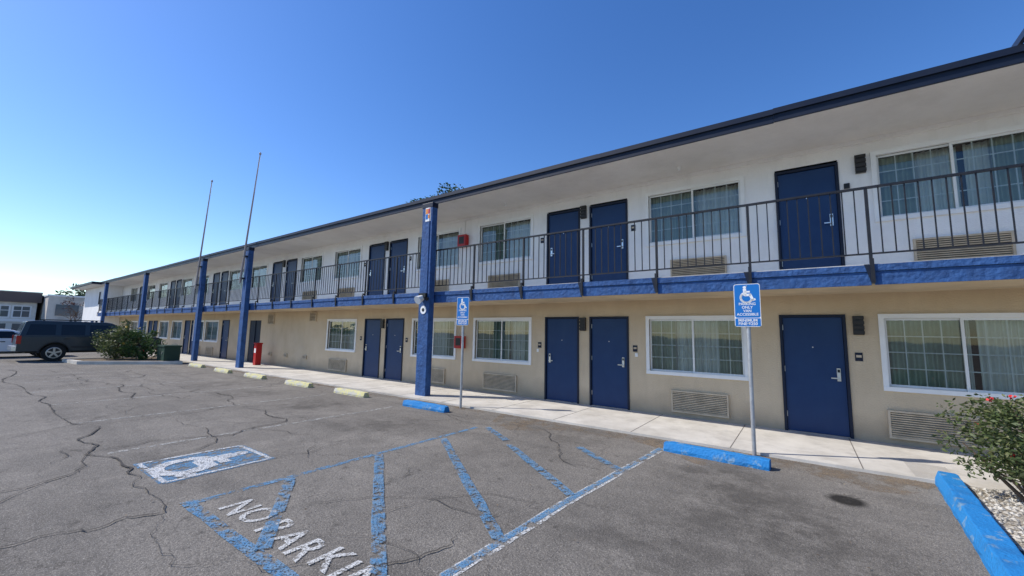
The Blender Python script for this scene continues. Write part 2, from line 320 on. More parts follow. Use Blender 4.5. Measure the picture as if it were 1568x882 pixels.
# ---------------------------------------------------------------- motel
B=empty('motel_building')
doorsG=[-.33,-4.15,-5.39,-11.87,-13.10,3.55,4.8,-26.2,-31.0,-32.2,-38.9,-40.1,-46.4]
winG=[(1.05,3.0),(-2.80,-.85),(-7.82,-5.80),(-10.5,-8.5),(-15.6,-13.6),(6.1,8.1),(-28.7,-26.7),(-30.6,-28.9),(-34.7,-32.7),(-37.4,-35.4),(-42.4,-40.5),(-45.0,-43.0)]
doorsU=[-.28,-4.14,-5.36,-11.88,-13.09,-19.4,-20.75,3.55,4.8,-27.0,-28.2,-34.7,-35.9,-42.4,-43.6]
winU=[(1.12,3.05),(-2.76,-.79),(-7.74,-5.79),(-10.45,-8.45),(-15.42,-13.55),(-18.1,-16.25),(-23.2,-21.3),(6.1,8.1),(-25.9,-23.9),(-30.8,-28.8),(-33.6,-31.6),(-38.5,-36.5),(-41.4,-39.4),(-46.2,-44.2)]
DW=.96;DH=2.08;F=2.78
opsG=[(d+.005,d+DW-.005,-.1,DH-.005) for d in doorsG]+[(a+.07,b-.07,.83+.07,2.08-.07) for a,b in winG]+[(-22.75,-21.5,-.1,2.05)]
opsU=[(d+.005,d+DW-.005,2.7,F+DH-.005) for d in doorsU]+[(a+.07,b-.07,3.64+.07,4.88-.07) for a,b in winU]
def wall(ops,x0,x1,z0,z1,m,name):
    w=MB(); ops=sorted(ops); x=x0
    for a,b,c,d in ops:
        w.face([(x,0,z0),(a,0,z0),(a,0,z1),(x,0,z1)],m)
        if c>z0: w.face([(a,0,z0),(b,0,z0),(b,0,c),(a,0,c)],m)
        w.face([(a,0,d),(b,0,d),(b,0,z1),(a,0,z1)],m)
        for q in(a,b): w.face([(q,0,max(c,z0)),(q,.09,max(c,z0)),(q,.09,d),(q,0,d)],m)
        x=b
    w.face([(x,0,z0),(x1,0,z0),(x1,0,z1),(x,0,z1)],m); return w.obj(name,B)
wall(opsG,-49,12,-.1,2.6,M_tan,'wall_ground_floor'); wall(opsU,-49,12,2.6,5.15,M_white,'wall_upper_floor')
sh=MB(); sh.face([(12,0,-.1),(12,9,-.1),(12,9,5.15),(12,0,5.15)],M_tan); sh.face([(-49,0,-.1),(-49,9,-.1),(-49,9,5.15),(-49,0,5.15)],M_white); sh.face([(-49,9,-.1),(12,9,-.1),(12,9,5.15),(-49,9,5.15)],M_tan)
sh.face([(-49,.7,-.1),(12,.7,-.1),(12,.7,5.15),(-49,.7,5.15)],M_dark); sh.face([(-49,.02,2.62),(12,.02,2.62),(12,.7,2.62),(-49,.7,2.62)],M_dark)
sh.obj('shell',B)
def window(w,a,b,z0,z1,seed):
    r=random.Random(seed); t=.07; T=.028
    w.box(a,b,-T,.03,z1-t,z1,M_trim); w.box(a,b,-T-.012,.03,z0,z0+t,M_trim); w.box(a,a+t,-T,.03,z0+t,z1-t,M_trim); w.box(b-t,b,-T,.03,z0+t,z1-t,M_trim)
    ia,ib,iz0,iz1=a+t,b-t,z0+t,z1-t; s=.035; mid=(ia+ib)/2+r.choice([-.01,.01])
    def sash(p,q,y):
        w.box(p,q,y,y+.03,iz0,iz0+s,M_vinyl); w.box(p,q,y,y+.03,iz1-s,iz1,M_vinyl); w.box(p,p+s,y,y+.03,iz0+s,iz1-s,M_vinyl); w.box(q-s,q,y,y+.03,iz0+s,iz1-s,M_vinyl)
        w.face([(p+s,y+.008,iz0+s),(q-s,y+.008,iz0+s),(q-s,y+.008,iz1-s),(p+s,y+.008,iz1-s)],M_glass)
        for i in(1,2,3):
            xx=p+s+(q-p-2*s)*i/4; w.box(xx-.008,xx+.008,y+.012,y+.020,iz0+s,iz1-s,M_vinyl)
        for i in(1,2,3):
            zz=iz0+s+(iz1-iz0-2*s)*i/4; w.box(p+s,q-s,y+.0125,y+.0195,zz-.008,zz+.008,M_vinyl)
    sash(ia,mid+.02,.045); sash(mid-.02,ib,.008)
    def cur(p,q,m,y=.14,amp=.03,lam=.11):
        n=max(6,int((q-p)/.012)); pr=None; ph=r.uniform(0,6)
        for i in range(n+1):
            x=p+(q-p)*i/n; yy=y+amp*math.sin(2*math.pi*x/lam+ph+.9*math.sin(x*7))+.008*math.sin(x*41)
            if pr: w.face([(pr[0],pr[1],iz0-.03),(x,yy,iz0-.03),(x,yy,iz1),(pr[0],pr[1],iz1)],m)
            pr=(x,yy)
    k=r.random() if seed not in(3,4) else (.1 if seed==3 else .5)
    W=ib-ia; g=r.choice([0,0,1])
    if g: cur(ia-.05,ia+W*.56,M_sheer,.23,.02,.08); cur(ia+W*.60,ib+.05,M_sheer,.23,.02,.08)
    else: cur(ia-.05,ib+.05,M_sheer,.23,.02,.08)
    if k<.35: cur(ia-.03,mid+.05,M_curt); 
    elif k<.7: cur(ia-.03,ia+.28*W,M_curt); cur(ib-.25*W,ib+.03,M_curt)
    else: cur(ia-.03,ia+.62*W,M_curt); cur(ib-.12*W,ib+.03,M_curt)
wm=MB()
for i,(a,b) in enumerate(winG): window(wm,a,b,.83,2.08,i+3)
for i,(a,b) in enumerate(winU): window(wm,a,b,3.64,4.88,i+40)
wm.obj('windows',B)
dmx=MB()
def door(x,z,flip):
    f=.045
    dmx.box(x,x+f,-.022,.07,z,z+DH,M_frame); dmx.box(x+DW-f,x+DW,-.022,.07,z,z+DH,M_frame); dmx.box(x+f,x+DW-f,-.022,.07,z+DH-f,z+DH,M_frame)
    dmx.box(x+f+.004,x+DW-f-.004,.018,.06,z+.012,z+DH-f-.004,M_door)
    dmx.box(x+f,x+DW-f,-.01,.065,z,z+.011,M_steel)
    h=x+DW-.14 if not flip else x+.14
    dmx.box(h-.026,h+.026,-.004,.018,z+.93,z+1.15,M_steel); dmx.box(h-.018,h+.018,-.008,-.004,z+1.08,z+1.13,M_black)
    s=-1 if not flip else 1
    dmx.tube((h,-.004,z+.98),(h,-.05,z+.98),.012,.012,M_steel); dmx.box(min(h,h+s*.11),max(h,h+s*.11),-.058,-.042,z+.97,z+.992,M_steel)
    c=x+DW/2; dmx.tube((c,.019,z+1.5),(c,.012,z+1.5),.012,.012,M_steel)
    for zz in(.25,1.05,1.8):
        hx=x+f+.004 if not flip else x+DW-f-.004
        dmx.tube((hx,.012,z+zz),(hx,.012,z+zz+.1),.008,.008,M_steel,6)
for d in doorsG: door(d,0,d in(-5.39,-13.10,4.8,-32.2,-40.1))
for d in doorsU: door(d,2.735,d in(-5.36,-13.09,-20.75,4.8,-28.2,-35.9,-43.6))
dmx.obj('doors',B,bevel=.003,seg=1)
ud=MB(); ud.box(-22.75,-21.5,.02,.05,0,2.05,M_navy); ud.box(-22.15,-22.1,-.01,.02,0,2.05,M_frame); ud.obj('utility_door',B)
ac=MB()
def grille(x0,x1,z0,z1,n):
    t=.03
    ac.box(x0,x1,-.05,0,z1-t,z1,M_grille); ac.box(x0,x1,-.05,0,z0,z0+t,M_grille); ac.box(x0,x0+t,-.05,0,z0+t,z1-t,M_grille); ac.box(x1-t,x1,-.05,0,z0+t,z1-t,M_grille)
    ac.box(x0+t,x1-t,-.008,-.004,z0+t,z1-t,M_grilled)
    for i in range(n):
        z=z0+t+(z1-z0-2*t)*(i+.5)/n; h=(z1-z0-2*t)/n*.33
        M=Matrix.Translation((0,-.028,z))@Matrix.Rotation(math.radians(25),4,'X'); ac.box(x0+t,x1-t,-.016,.016,-h*.7,h*.7,M_grille,M)
for a,b in [(1.07,2.12),(-2.29,-1.22),(-7.39,-6.25),(-9.95,-8.91),(-15.3,-14.1),(6.5,7.6),(-28.2,-27.2),(-34.2,-33.2),(-42,-41),(-30.2,-29.2)]: grille(a,b,.09,.53,11)
for a,b in [(1.55,2.62),(-2.24,-1.16),(-7.3,-6.2),(-9.95,-8.9),(-15,-13.9),(-17.7,-16.6)]: grille(a,b,2.86,3.29,11)
grille(-16.95,-16.45,2.0,2.36,5); grille(-20.75,-20.15,1.86,2.33,7)
for x in(-17.3,-18.95,-20.45): grille(x,x+.28,.40,.56,3)
ac.obj('air_conditioner_grilles',B)
lm=MB()
def lamp(x,z):
    lm.box(x-.07,x+.07,-.06,0,z-.16,z+.16,M_bronze)
    for i in range(4): lm.box(x-.075,x+.075,-.085,-.06,z-.145+i*.083,z-.095+i*.083,M_bronze)
def plaq(x,z): 
    lm.box(x-.05,x+.05,-.012,0,z-.07,z+.07,M_navy); lm.box(x-.035,x+.035,-.0135,-.0121,z-.01,z+.03,M_grille)
lamp(.79,1.89); lamp(-4.31,1.90); lamp(-12.03,1.90); lamp(.98,4.70); lamp(-4.29,4.69); lamp(-12.03,4.69); lamp(-19.6,4.69); lamp(-30,1.9)
for x in(.77,-3.05,-5.55,-10.75,-13.3): plaq(x,1.36)
for x in(-3.05,-5.5,-10.75,-13.3): plaq(x,4.12)
for x in(-3.02,-5.6): lm.box(x-.03,x+.03,-.02,0,1.18,1.26,M_trim)
for z in(4.42,1.36):
    lm.box(-8.44,-8.12,-.16,0,z-.18,z+.18,M_red); lm.box(-8.38,-8.18,-.163,-.16,z-.1,z+.12,M_black)
for (x,z) in [(-6.4,5.0),(-1.9,5.02)]: lm.tube((x,-.5,5.15),(x,-.5,5.08),.04,.03,M_trim,10)
lm.box(.74,.82,-.04,0,4.30,4.39,M_black)
for (x,z0_,z1_) in [(-8.28,1.54,2.43),(-8.28,4.6,5.15)]: lm.tube((x,-.015,z0_),(x,-.015,z1_),.010,.010,M_trim,6)
lm.obj('wall_fixtures',B,bevel=.004,seg=1)
rf=MB(); rf.box(-49,12,-1.49,-.0,5.15,5.18,M_soffit); rf.box(-49,12,-.035,-.001,5.07,5.149,M_white); rf.obj('soffit',B)
rf=MB(); x=12.0
while x>-49:
    n=max(x-3.05,-49); j=random.uniform(-.007,.007)
    rf.box(n+.004,x,-1.525,-1.491,5.145+j,5.315+j,M_navy); rf.box(n,x,-1.56,-1.527,5.27+j,5.36+j,M_navy); x=n
rf.box(-49,12,-1.49,9.1,5.181,5.33,M_roof)
rf.face([(-49,-1.53,5.345),(12,-1.53,5.345),(12,4,5.62),(-49,4,5.62)],M_roof); rf.face([(-49,9.1,5.345),(12,9.1,5.345),(12,4,5.62),(-49,4,5.62)],M_roof)
rf.face([(2.46,-1.5,5.37),(6.2,-1.5,5.37),(4.4,-1.5,8.6)],M_white)
rf.box(-.04,.0,-.25,3.6,0,3.75,M_navy,Matrix.Translation((2.44,-1.5,5.37))@Matrix.Rotation(math.radians(31),4,'Y'))
rf.face([(6.22,-1.6,5.37),(4.4,-1.6,8.64),(4.4,2,8.64),(6.22,2,5.37)],M_navy)
rf.obj('roof',B)
bl=MB(); bl.box(-49,12,-1.42,-.0,2.46,2.73,M_conc); bl.box(-49,12,-1.419,-.001,2.435,2.459,M_slabund)
posts=[]; x=.88+1.5*5
while x>-48.9: posts.append(x); x-=1.503
for a,b in zip(posts[:-1],posts[1:]):
    j=random.uniform(-.01,.01); bl.box(b+.02,a-.02,-1.455,-1.421,2.43+j,2.62+j,M_blue); bl.box(b+.02,a-.02,-1.475,-1.421,2.625+j,2.72+j,M_blue)
bl.obj('balcony_slab',B)
rl=MB(); xr=posts[0]
rl.box(-48.9,xr,-1.435,-1.385,3.845,3.875,M_rail); rl.box(-48.9,xr,-1.425,-1.395,2.87,2.892,M_rail)
for p in posts:
    rl.box(p-.019,p+.019,-1.43,-1.392,2.735,3.845,M_rail); rl.box(p-.022,p+.022,-1.497,-1.478,2.45,2.80,M_rail); rl.box(p-.019,p+.019,-1.478,-1.43,2.76,2.80,M_rail)
    rl.face([(p-.02,-1.48,2.72),(p-.09,-1.48,2.72),(p-.02,-1.48,2.44)],M_navy)
for a,b in zip(posts[:-1],posts[1:]):
    n=10
    for i in range(1,n+1):
        x=b+(a-b)*i/(n+1)+random.uniform(-.004,.004); rl.box(x-.0075,x+.0075,-1.4175,-1.4025,2.892,3.845,M_rail)
rl.obj('balcony_railing',B)
ps=MB(); P=[(-8.33,.39),(-19.57,.36),(-24.86,.32),(-34.95,.34),(-46.0,.34),(6.5,.38)]
for x,wd in P: 
    ps.box(x,x+wd,-1.69,-1.50,-.02,5.143,M_blue); ps.box(x-.012,x+wd+.012,-1.70,-1.49,5.0,5.14,M_navy)
ps.obj('columns',B,bevel=.012)
M_or=mat('logo_orange',(.75,.25,.03),.5); M_lr=mat('logo_red',(.55,.03,.04),.5)
ft=MB(); x0=-8.20
ft.box(x0,x0+.20,-1.70,-1.692,4.62,5.0,M_swhite)
ft.box(x0+.012,x0+.095,-1.703,-1.701,4.83,4.97,M_or); ft.box(x0+.105,x0+.185,-1.703,-1.701,4.83,4.97,M_lr); ft.box(x0+.012,x0+.095,-1.703,-1.701,4.68,4.82,M_sblue); ft.box(x0+.105,x0+.185,-1.703,-1.701,4.70,4.80,M_or)
cx=-8.13
ft.box(cx-.13,cx+.13,-1.77,-1.70,2.53,2.66,M_black); ft.tube((cx-.02,-1.74,2.54),(cx-.02,-1.90,2.46),.075,.115,M_trim,14); ft.tube((cx+.15,-1.70,2.52),(cx+.22,-1.80,2.49),.035,.045,M_black,8)
ft.tube((cx,-1.691,2.22),(cx,-1.705,2.22),.11,.11,M_swhite,20); ft.tube((cx,-1.705,2.22),(cx,-1.708,2.22),.05,.05,M_black,12)
ft.tube((cx+.1,-1.70,2.66),(cx+.1,-1.70,5.0),.010,.010,M_blue,6)
ft.obj('column_fittings',B)
eb=MB(); eb.box(-57,-49.02,-1.2,8,-.1,5.15,M_white); eb.box(-58,-48.4,-2.1,8.4,5.151,5.34,M_navy); eb.box(-57.9,-48.5,-2.0,8,5.12,5.149,M_soffit)
eb.box(-50.6,-49.8,-1.24,-1.2,3.4,4.7,M_trim); eb.box(-50.5,-49.9,-1.25,-1.241,3.5,4.6,M_dark); eb.box(-52.6,-51.6,-1.24,-1.2,0,2.1,M_door); eb.box(-55.5,-54.3,-1.24,-1.2,.9,2.1,M_trim);eb.box(-55.4,-54.4,-1.25,-1.241,1,2.0,M_dark)
eb.obj('end_block',B)
def pole(p0,p1):
    b=MB(); b.tube((0,0,0),Vector(p1)-Vector(p0),.045,.022,M_flag,10); q=Vector(p1)-Vector(p0)
    b.tube(q,q+Vector((0,0,.05)),.04,.05,M_flag,10); b.tube(q+Vector((0,0,.05)),q+Vector((0,0,.1)),.05,.02,M_flag,10)
    for k in(.03,.2): b.box(-.07+q.x*k,.16+q.x*k,-.03,.10,q.z*k,q.z*k+.05,M_navy)
    b.tube((.06,0,.8),q+Vector((.05,0,-.1)),.006,.006,M_trim,4)
    o=b.obj('flagpole'); o.location=p0
pole((-19.6,-1.79,3.6),(-18.75,-1.79,9.15)); pole((-24.9,-1.79,3.6),(-24.15,-1.79,9.05))
def sign(x,y,rz):
    e=empty('parking_sign',(x,y,GZ),rz); b=MB()
    b.tube((0,0,0),(0,0,2.47),.028,.028,M_galv,12); b.tube((0,0,2.47),(0,0,2.485),.028,.015,M_galv,12); b.obj('post',e,smooth=False)
    b=MB()
    def rr(x0,x1,z0,z1,r,y,m):
        pts=[]
        for cx,cz,a0 in((x1-r,z1-r,0),(x0+r,z1-r,90),(x0+r,z0+r,180),(x1-r,z0+r,270)):
            for k in range(5): a=math.radians(a0+k*22.5); pts.append((cx+r*math.cos(a),y,cz+r*math.sin(a)))
        b.face(list(reversed(pts)),m); return pts
    rr(-.172,.172,1.85,2.49,.03,-.034,M_swhite); rr(-.172,.172,1.85,2.49,.03,-.030,M_galv)
    rr(-.164,.164,1.985,2.482,.025,-.0355,M_sblue); rr(-.164,.164,1.858,1.975,.012,-.0355,M_sblue)
    icon(b,-.0,2.215,.26,M_swhite,lambda u,v:(u,-.037,v),.14)
    for zz in(1.9,2.46): b.tube((0,-.040,zz),(0,-.036,zz),.008,.008,M_steel,8)
    b.obj('panel',e)
    for i,t in enumerate(['PARKING','ONLY','VAN','ACCESSIBLE']): textmesh(t,.053,M_swhite,e,(0,-.037,2.172-i*.052),name='text')
    for i,t in enumerate(['MINIMUM','FINE $250']): textmesh(t,.058,M_swhite,e,(0,-.037,1.925-i*.05),name='text')
sign(-6.30,-2.13,math.radians(4)); sign(-.64,-2.07,math.radians(-2))
b=MB(); b.box(-.12,.12,-.12,.12,0,.95,M_red); b.box(-.14,.14,-.14,.14,.95,1.0,M_red); b.box(-.08,.08,-.124,-.121,.55,.75,M_swhite); o=b.obj('fire_extinguisher_cabinet',bevel=.01); o.location=(-20.3,-.55,0)
# ---------------------------------------------------------------- vehicles
def car(name,loc,rz,sp,paint):
    e=empty(name,loc,rz); W=sp['hw']; belt=sp['belt']; k=sp['taper']
    hw=lambda z: W-.05*max(0,.65-z)*2-max(0,z-belt)*k
    glassm=bpy.data.materials.get('car_glass') or mat('car_glass',(.012,.015,.018),.08,spec=.4)
    tyre=bpy.data.materials.get('tyre') or mat('tyre',(.02,.02,.02),.8); rim=bpy.data.materials.get('rim') or mat('rim',(.35,.36,.37),.3,metal=.9)
    redl=bpy.data.materials.get('tail_red') or mat('tail_red',(.35,.01,.01),.2); clad=bpy.data.materials.get('clad') or mat('clad',(.035,.035,.035),.6); lampc=bpy.data.materials.get('headlamp') or mat('headlamp',(.7,.7,.7),.1)
    def ext(poly,m,nm,bev):
        bm=bmesh.new(); A=[bm.verts.new((x,-hw(z),z)) for x,z in poly]; Bv=[bm.verts.new((x,hw(z),z)) for x,z in poly]
        bm.faces.new(A); bm.faces.new(list(reversed(Bv))); n=len(poly)
        for i in range(n): bm.faces.new([A[i],Bv[i],Bv[(i+1)%n],A[(i+1)%n]])
        bmesh.ops.recalc_face_normals(bm,faces=bm.faces)
        me=bpy.data.meshes.new(nm); bm.to_mesh(me); bm.free(); me.materials.append(m)
        for p in me.polygons: p.use_smooth=True
        o=bpy.data.objects.new(nm,me); COL.objects.link(o); o.parent=e
        bv=o.modifiers.new('b','BEVEL'); bv.width=bev; bv.segments=3; bv.limit_method='ANGLE'; bv.angle_limit=math.radians(25); bv.harden_normals=True
    R=sp['R']; wz=R; wells=sp['wheels']; sill=sp['sill']; Ra=R*1.2
    def arch(xc): 
        out=[]; a0=math.asin((sill-wz)/Ra)
        for i in range(11): a=math.pi-a0-(math.pi-2*a0)*i/10; out.append((xc+Ra*math.cos(a),wz+Ra*math.sin(a)))
        return out
    poly=[(sp['x0']+.08,sill)]+arch(wells[0])+arch(wells[1])+sp['front']+sp['backtop']
    ext(poly,paint,'body',.035); ext(sp['green'],paint,'greenhouse',.05)
    d=MB()
    def side(pts,m,off=.006):
        for s in(-1,1):
            q=[(x,s*(hw(z)+off),z) for x,z in pts]; d.face(q if s<0 else list(reversed(q)),m)
    for wv in sp['wins']: side(wv,glassm,.008)
    for l in sp['lines']: side(l,clad,.004)
    side(sp['cladpts'],clad,.012)
    def endpanel(z0,z1,x0,x1,inset,m,off):
        d.face([(x0+off,-(hw(z0)-inset),z0),(x0+off,(hw(z0)-inset),z0),(x1+off,(hw(z1)-inset),z1),(x1+off,-(hw(z1)-inset),z1)],m)
    for ep in sp['ends']: endpanel(*ep[:5],{'g':glassm,'c':clad}[ep[5]],ep[6])
    for s in(-1,1):
        a,bx,c,dz=sp['tail']; d.box(a-.02,bx,s*(W-.10) if s>0 else -W-.008,s*(W+.008) if s>0 else -(W-.10),c,dz,redl)
        a,bx,c,dz=sp['head']; d.box(a,bx,min(s*(W-.4),s*(W-.03)),max(s*(W-.4),s*(W-.03)),c,dz,lampc)
        mx=sp['mirror']; d.box(mx,mx+.12,min(s*(W+.02),s*(W+.24)),max(s*(W+.02),s*(W+.24)),belt+.02,belt+.2,clad)
        if sp.get('rack'): 
            d.box(sp['rack'][0],sp['rack'][1],s*.62-.02,s*.62+.02,sp['rack'][2]+.05,sp['rack'][2]+.085,clad)
            for xx in(sp['rack'][0],1.7,sp['rack'][1]-.08): d.box(xx,xx+.08,s*.62-.018,s*.62+.018,sp['rack'][2]-.03,sp['rack'][2]+.05,clad)
    if sp.get('rack'):
        for xx in sp['rack'][3]: d.box(xx,xx+.05,-.60,.60,sp['rack'][2]+.045,sp['rack'][2]+.075,clad)
        for wc in wells:
            for s in(-1,1):
                pr=None
                for i in range(13):
                    a=math.pi*i/12; y=s*(W+.012); q=[(wc+Ra*math.cos(a),y,wz+Ra*math.sin(a)),(wc+(Ra+.05)*math.cos(a),y,wz+(Ra+.05)*math.sin(a))]
                    if pr: d.face([pr[0],pr[1],q[1],q[0]],clad)
                    pr=q
    x0,x1=sp['x0'],sp['x1']
    d.box(x0-.12,x0+.12,-W+.03,W-.03,sill+.05,sill+.24,M_steel if sp.get('rack') else paint); d.box(x1-.1,x1+.05,-W+.05,W-.05,sill,sill+.25,clad if sp.get('rack') else paint)
    for hx in sp['handles']: 
        for s in(-1,1): d.box(hx,hx+.16,s*(W+.012)-.01,s*(W+.012)+.01,belt-.13,belt-.09,clad)
    d.box(x0+.3,x1-.3,-W+.3,W-.3,sill-.08,belt-.1,clad)
    d.obj('trim',e)
    wb=MB()
    for xc in wells:
        for s in(-1,1):
            yo=s*(W-.03); yi=s*(W-.27)
            wb.tube((xc,yi,wz),(xc,yo,wz),R,R*.985,tyre,28); wb.tube((xc,yo,wz),(xc,yo+s*.008,wz),R*.66,R*.62,rim,24); wb.tube((xc,yo+s*.008,wz),(xc,yo+s*.01,wz),R*.55,R*.55,clad,24)
            for t in range(5):
                a=t*2*math.pi/5; M=Matrix.Translation((xc,yo+s*.018,wz))@Matrix.Rotation(a,4,'Y'); wb.box(-.035,.035,-.008,.008,0,R*.62,rim,M)
            wb.tube((xc,yo,wz),(xc,yo+s*.03,wz),R*.16,R*.14,rim,12)
    wb.obj('wheels',e); return e
suvp=mat('suv_paint',(.030,.042,.050),.35,metal=.2,n=(1,3,.4,.6),col2=(.034,.046,.054),coat=.35)
suv=dict(hw=.98,belt=1.15,taper=.26,x0=0,x1=5.0,R=.395,wheels=(1.15,4.08),sill=.46,
 front=[(4.92,.42),(5.02,.6),(5.0,.95),(4.9,1.10)],backtop=[(3.72,1.20),(3.6,1.18),(.02,1.17),(0,.9),(.0,.5)],
 green=[(.04,1.14),(3.78,1.16),(3.05,1.80),(2.8,1.85),(.5,1.87),(.20,1.83)],
 wins=[[(.24,1.22),(1.12,1.22),(1.12,1.70),(.34,1.70)],[(1.30,1.22),(2.08,1.22),(2.08,1.70),(1.30,1.70)],[(2.24,1.22),(3.30,1.22),(2.92,1.70),(2.24,1.70)]],
 lines=[[(1.20,.95),(1.215,.95),(1.215,1.75),(1.20,1.75)],[(2.15,.47),(2.165,.47),(2.165,1.75),(2.15,1.75)],[(3.30,.47),(3.315,.47),(3.45,1.18),(3.435,1.18)]],
 cladpts=[(1.66,.62),(3.58,.62),(3.58,.70),(1.66,.70)],ends=[(1.22,1.74,.075,.20,.14,'g',-.03),(1.22,1.76,3.72,3.11,.1,'g',.02)],
 tail=(.0,.12,.82,1.18),head=(4.85,5.01,.78,.98),mirror=3.2,rack=(.7,2.7,1.85,[.9,2.3]),handles=[1.42,2.32])
sv=car('parked_suv',(-29.25,-7.06,GZ),math.pi/2,suv,suvp)
whp=mat('white_paint',(.78,.79,.80),.25,coat=.6)
sed=dict(hw=.90,belt=.92,taper=.5,x0=0,x1=4.7,R=.32,wheels=(.95,3.7),sill=.28,
 front=[(4.6,.28),(4.7,.5),(4.6,.72)],backtop=[(3.5,.92),(3.3,.93),(1.0,.95),(.05,.98),(0,.7),(.02,.4)],
 green=[(.75,.92),(3.55,.9),(2.7,1.38),(2.4,1.43),(1.6,1.42),(1.3,1.37)],
 wins=[[(1.35,.98),(2.08,.98),(2.08,1.32),(1.62,1.32)],[(2.15,.98),(3.15,.98),(2.65,1.32),(2.15,1.32)]],
 lines=[[(2.11,.35),(2.12,.35),(2.12,1.3),(2.11,1.3)],[(3.05,.35),(3.06,.35),(3.2,.93),(3.19,.93)]],
 cladpts=[(1.4,.30),(3.25,.30),(3.25,.33),(1.4,.33)],ends=[(.97,1.33,.84,1.23,.12,'g',-.02),(.97,1.34,3.45,2.8,.1,'g',.02)],
 tail=(.0,.12,.70,.86),head=(4.5,4.64,.55,.7),mirror=2.95,handles=[1.5,2.3])
car('parked_car',(-33.2,-9.6,GZ),math.pi/2,sed,whp)
# ---------------------------------------------------------------- vegetation
def foliage(mb,c,rad,n,size,m,clumps=14,rng=None):
    r=rng or random
    cs=[]
    for i in range(clumps):
        while True:
            p=Vector((r.uniform(-1,1),r.uniform(-1,1),r.uniform(-1,1)))
            if .25<p.length<1: break
        cs.append((Vector((p.x*rad[0],p.y*rad[1],p.z*rad[2])),r.uniform(.2,.42)))
    for i in range(n):
        cc,cr=r.choice(cs); d=Vector((r.gauss(0,1),r.gauss(0,1),r.gauss(0,1))).normalized()*cr*r.uniform(.5,1.1)
        p=Vector(c)+cc+Vector((d.x*rad[0],d.y*rad[1],d.z*rad[2])); s=size*r.uniform(.6,1.3)
        a=Vector((r.gauss(0,1),r.gauss(0,1),r.gauss(0,.6))).normalized(); b=a.cross(Vector((r.gauss(0,1),r.gauss(0,1),r.gauss(0,1)))).normalized()
        mb.face([p-a*s,p-b*s*.45,p+a*s,p+b*s*.45],m)
    return cs
L1=leafmat('leaf_green',(.02,.05,.012),(.06,.12,.03),(.12,.20,.06)); L2=leafmat('leaf_rose',(.04,.06,.018),(.09,.13,.04),(.18,.19,.08)); L3=leafmat('leaf_dark',(.015,.035,.012),(.035,.07,.022),(.07,.11,.04))
M_bark=mat('bark',(.12,.085,.06),.9,n=(12,5,.4,.7)); M_soil=mat('soil',(.17,.13,.09),.95,n=(6,8,.4,.7),bump=(30,.8,.04)); M_petal=mat('petal_red',(.6,.03,.03),.6); M_py=mat('petal_yellow',(.6,.4,.08),.6)
def bush(name,loc,rad,h0,n,size,m,flower=None,cl=16,stems=7,seed=1,fs=.03):
    r=random.Random(seed); e=MB(); c=(0,0,h0+rad[2])
    cs=foliage(e,c,rad,n,size,m,cl,r)
    for i in range(stems):
        t=Vector(c)+cs[i][0]; b0=Vector((r.uniform(-.06,.06),r.uniform(-.06,.06),0)); mid=b0.lerp(t,.5)+Vector((r.uniform(-.08,.08),r.uniform(-.08,.08),.05))
        e.tube(b0,mid,.022,.015,M_bark,6); e.tube(mid,t,.015,.006,M_bark,6)
    if flower:
        for i in range(flower[1]):
            t=Vector(c)+r.choice(cs)[0]*1.05+Vector((0,0,rad[2]*.3))
            for k in range(7):
                a=Vector((r.gauss(0,1),r.gauss(0,1),r.gauss(0,1))).normalized(); b=a.orthogonal().normalized(); q=t+a*fs*.5
                e.face([q-b*fs*.6,q+a*fs*.6,q+b*fs*.6,q-a*fs*.3],flower[0])
    o=e.obj(name); o.location=loc; return o
bush('shrub',(-26.4,-4.15,.05),(.80,.80,.86),.06,3800,.055,L2,(M_py,10),26,8,3,.06)
bush('shrub',(-25.4,-3.45,.05),(.68,.68,.66),.04,3000,.055,L1,(M_petal,5),22,8,4,.05)
bush('rose_bush',(1.86,-2.35,0),(.58,.48,.43),.22,5600,.028,L2,(M_petal,7),46,12,8,.032)
bush('weed_plant',(1.62,-3.75,0),(.18,.22,.10),.0,300,.026,L1,None,8,4,9)
il=MB(); poly=[(-27.6,-5.7),(-25.6,-5.5),(-23.1,-2.5),(-27.6,-2.3)]
def ring(z): return [(x,y,z) for x,y in poly]
il.face(ring(.10),M_conc); 
for i in range(4): a,b2=poly[i],poly[(i+1)%4]; il.face([(*a,GZ),(*b2,GZ),(*b2,.10),(*a,.10)],M_conc)
cx=sum(p[0] for p in poly)/4; cy=sum(p[1] for p in poly)/4
il.face([(cx+(x-cx)*.88,cy+(y-cy)*.88,.104) for x,y in poly],M_soil); il.obj('planter_island')
ub=MB(); M_gr=mat('utility_green',(.02,.05,.035),.6); ub.box(-.5,.5,-.3,.3,0,.62,M_gr); ub.box(-.53,.53,-.33,.33,.62,.70,M_gr); ub.box(-.02,.02,-.31,-.30,.05,.6,M_black); ub.box(.2,.26,-.33,-.30,.3,.4,M_steel); o=ub.obj('utility_box',bevel=.015); o.location=(-24.2,-2.75,.10)
gb=MB(); M_grav=mat('gravel_base',(.46,.41,.33),.95,n=(30,6,.4,.65),col2=(.25,.21,.16),bump=(50,1,.03)); gb.box(1.36,7.5,-6.5,-2.0,-.2,-.01,M_grav)
Ms=leafmat('stones',(.30,.27,.22),(.58,.54,.47),(.75,.72,.65))
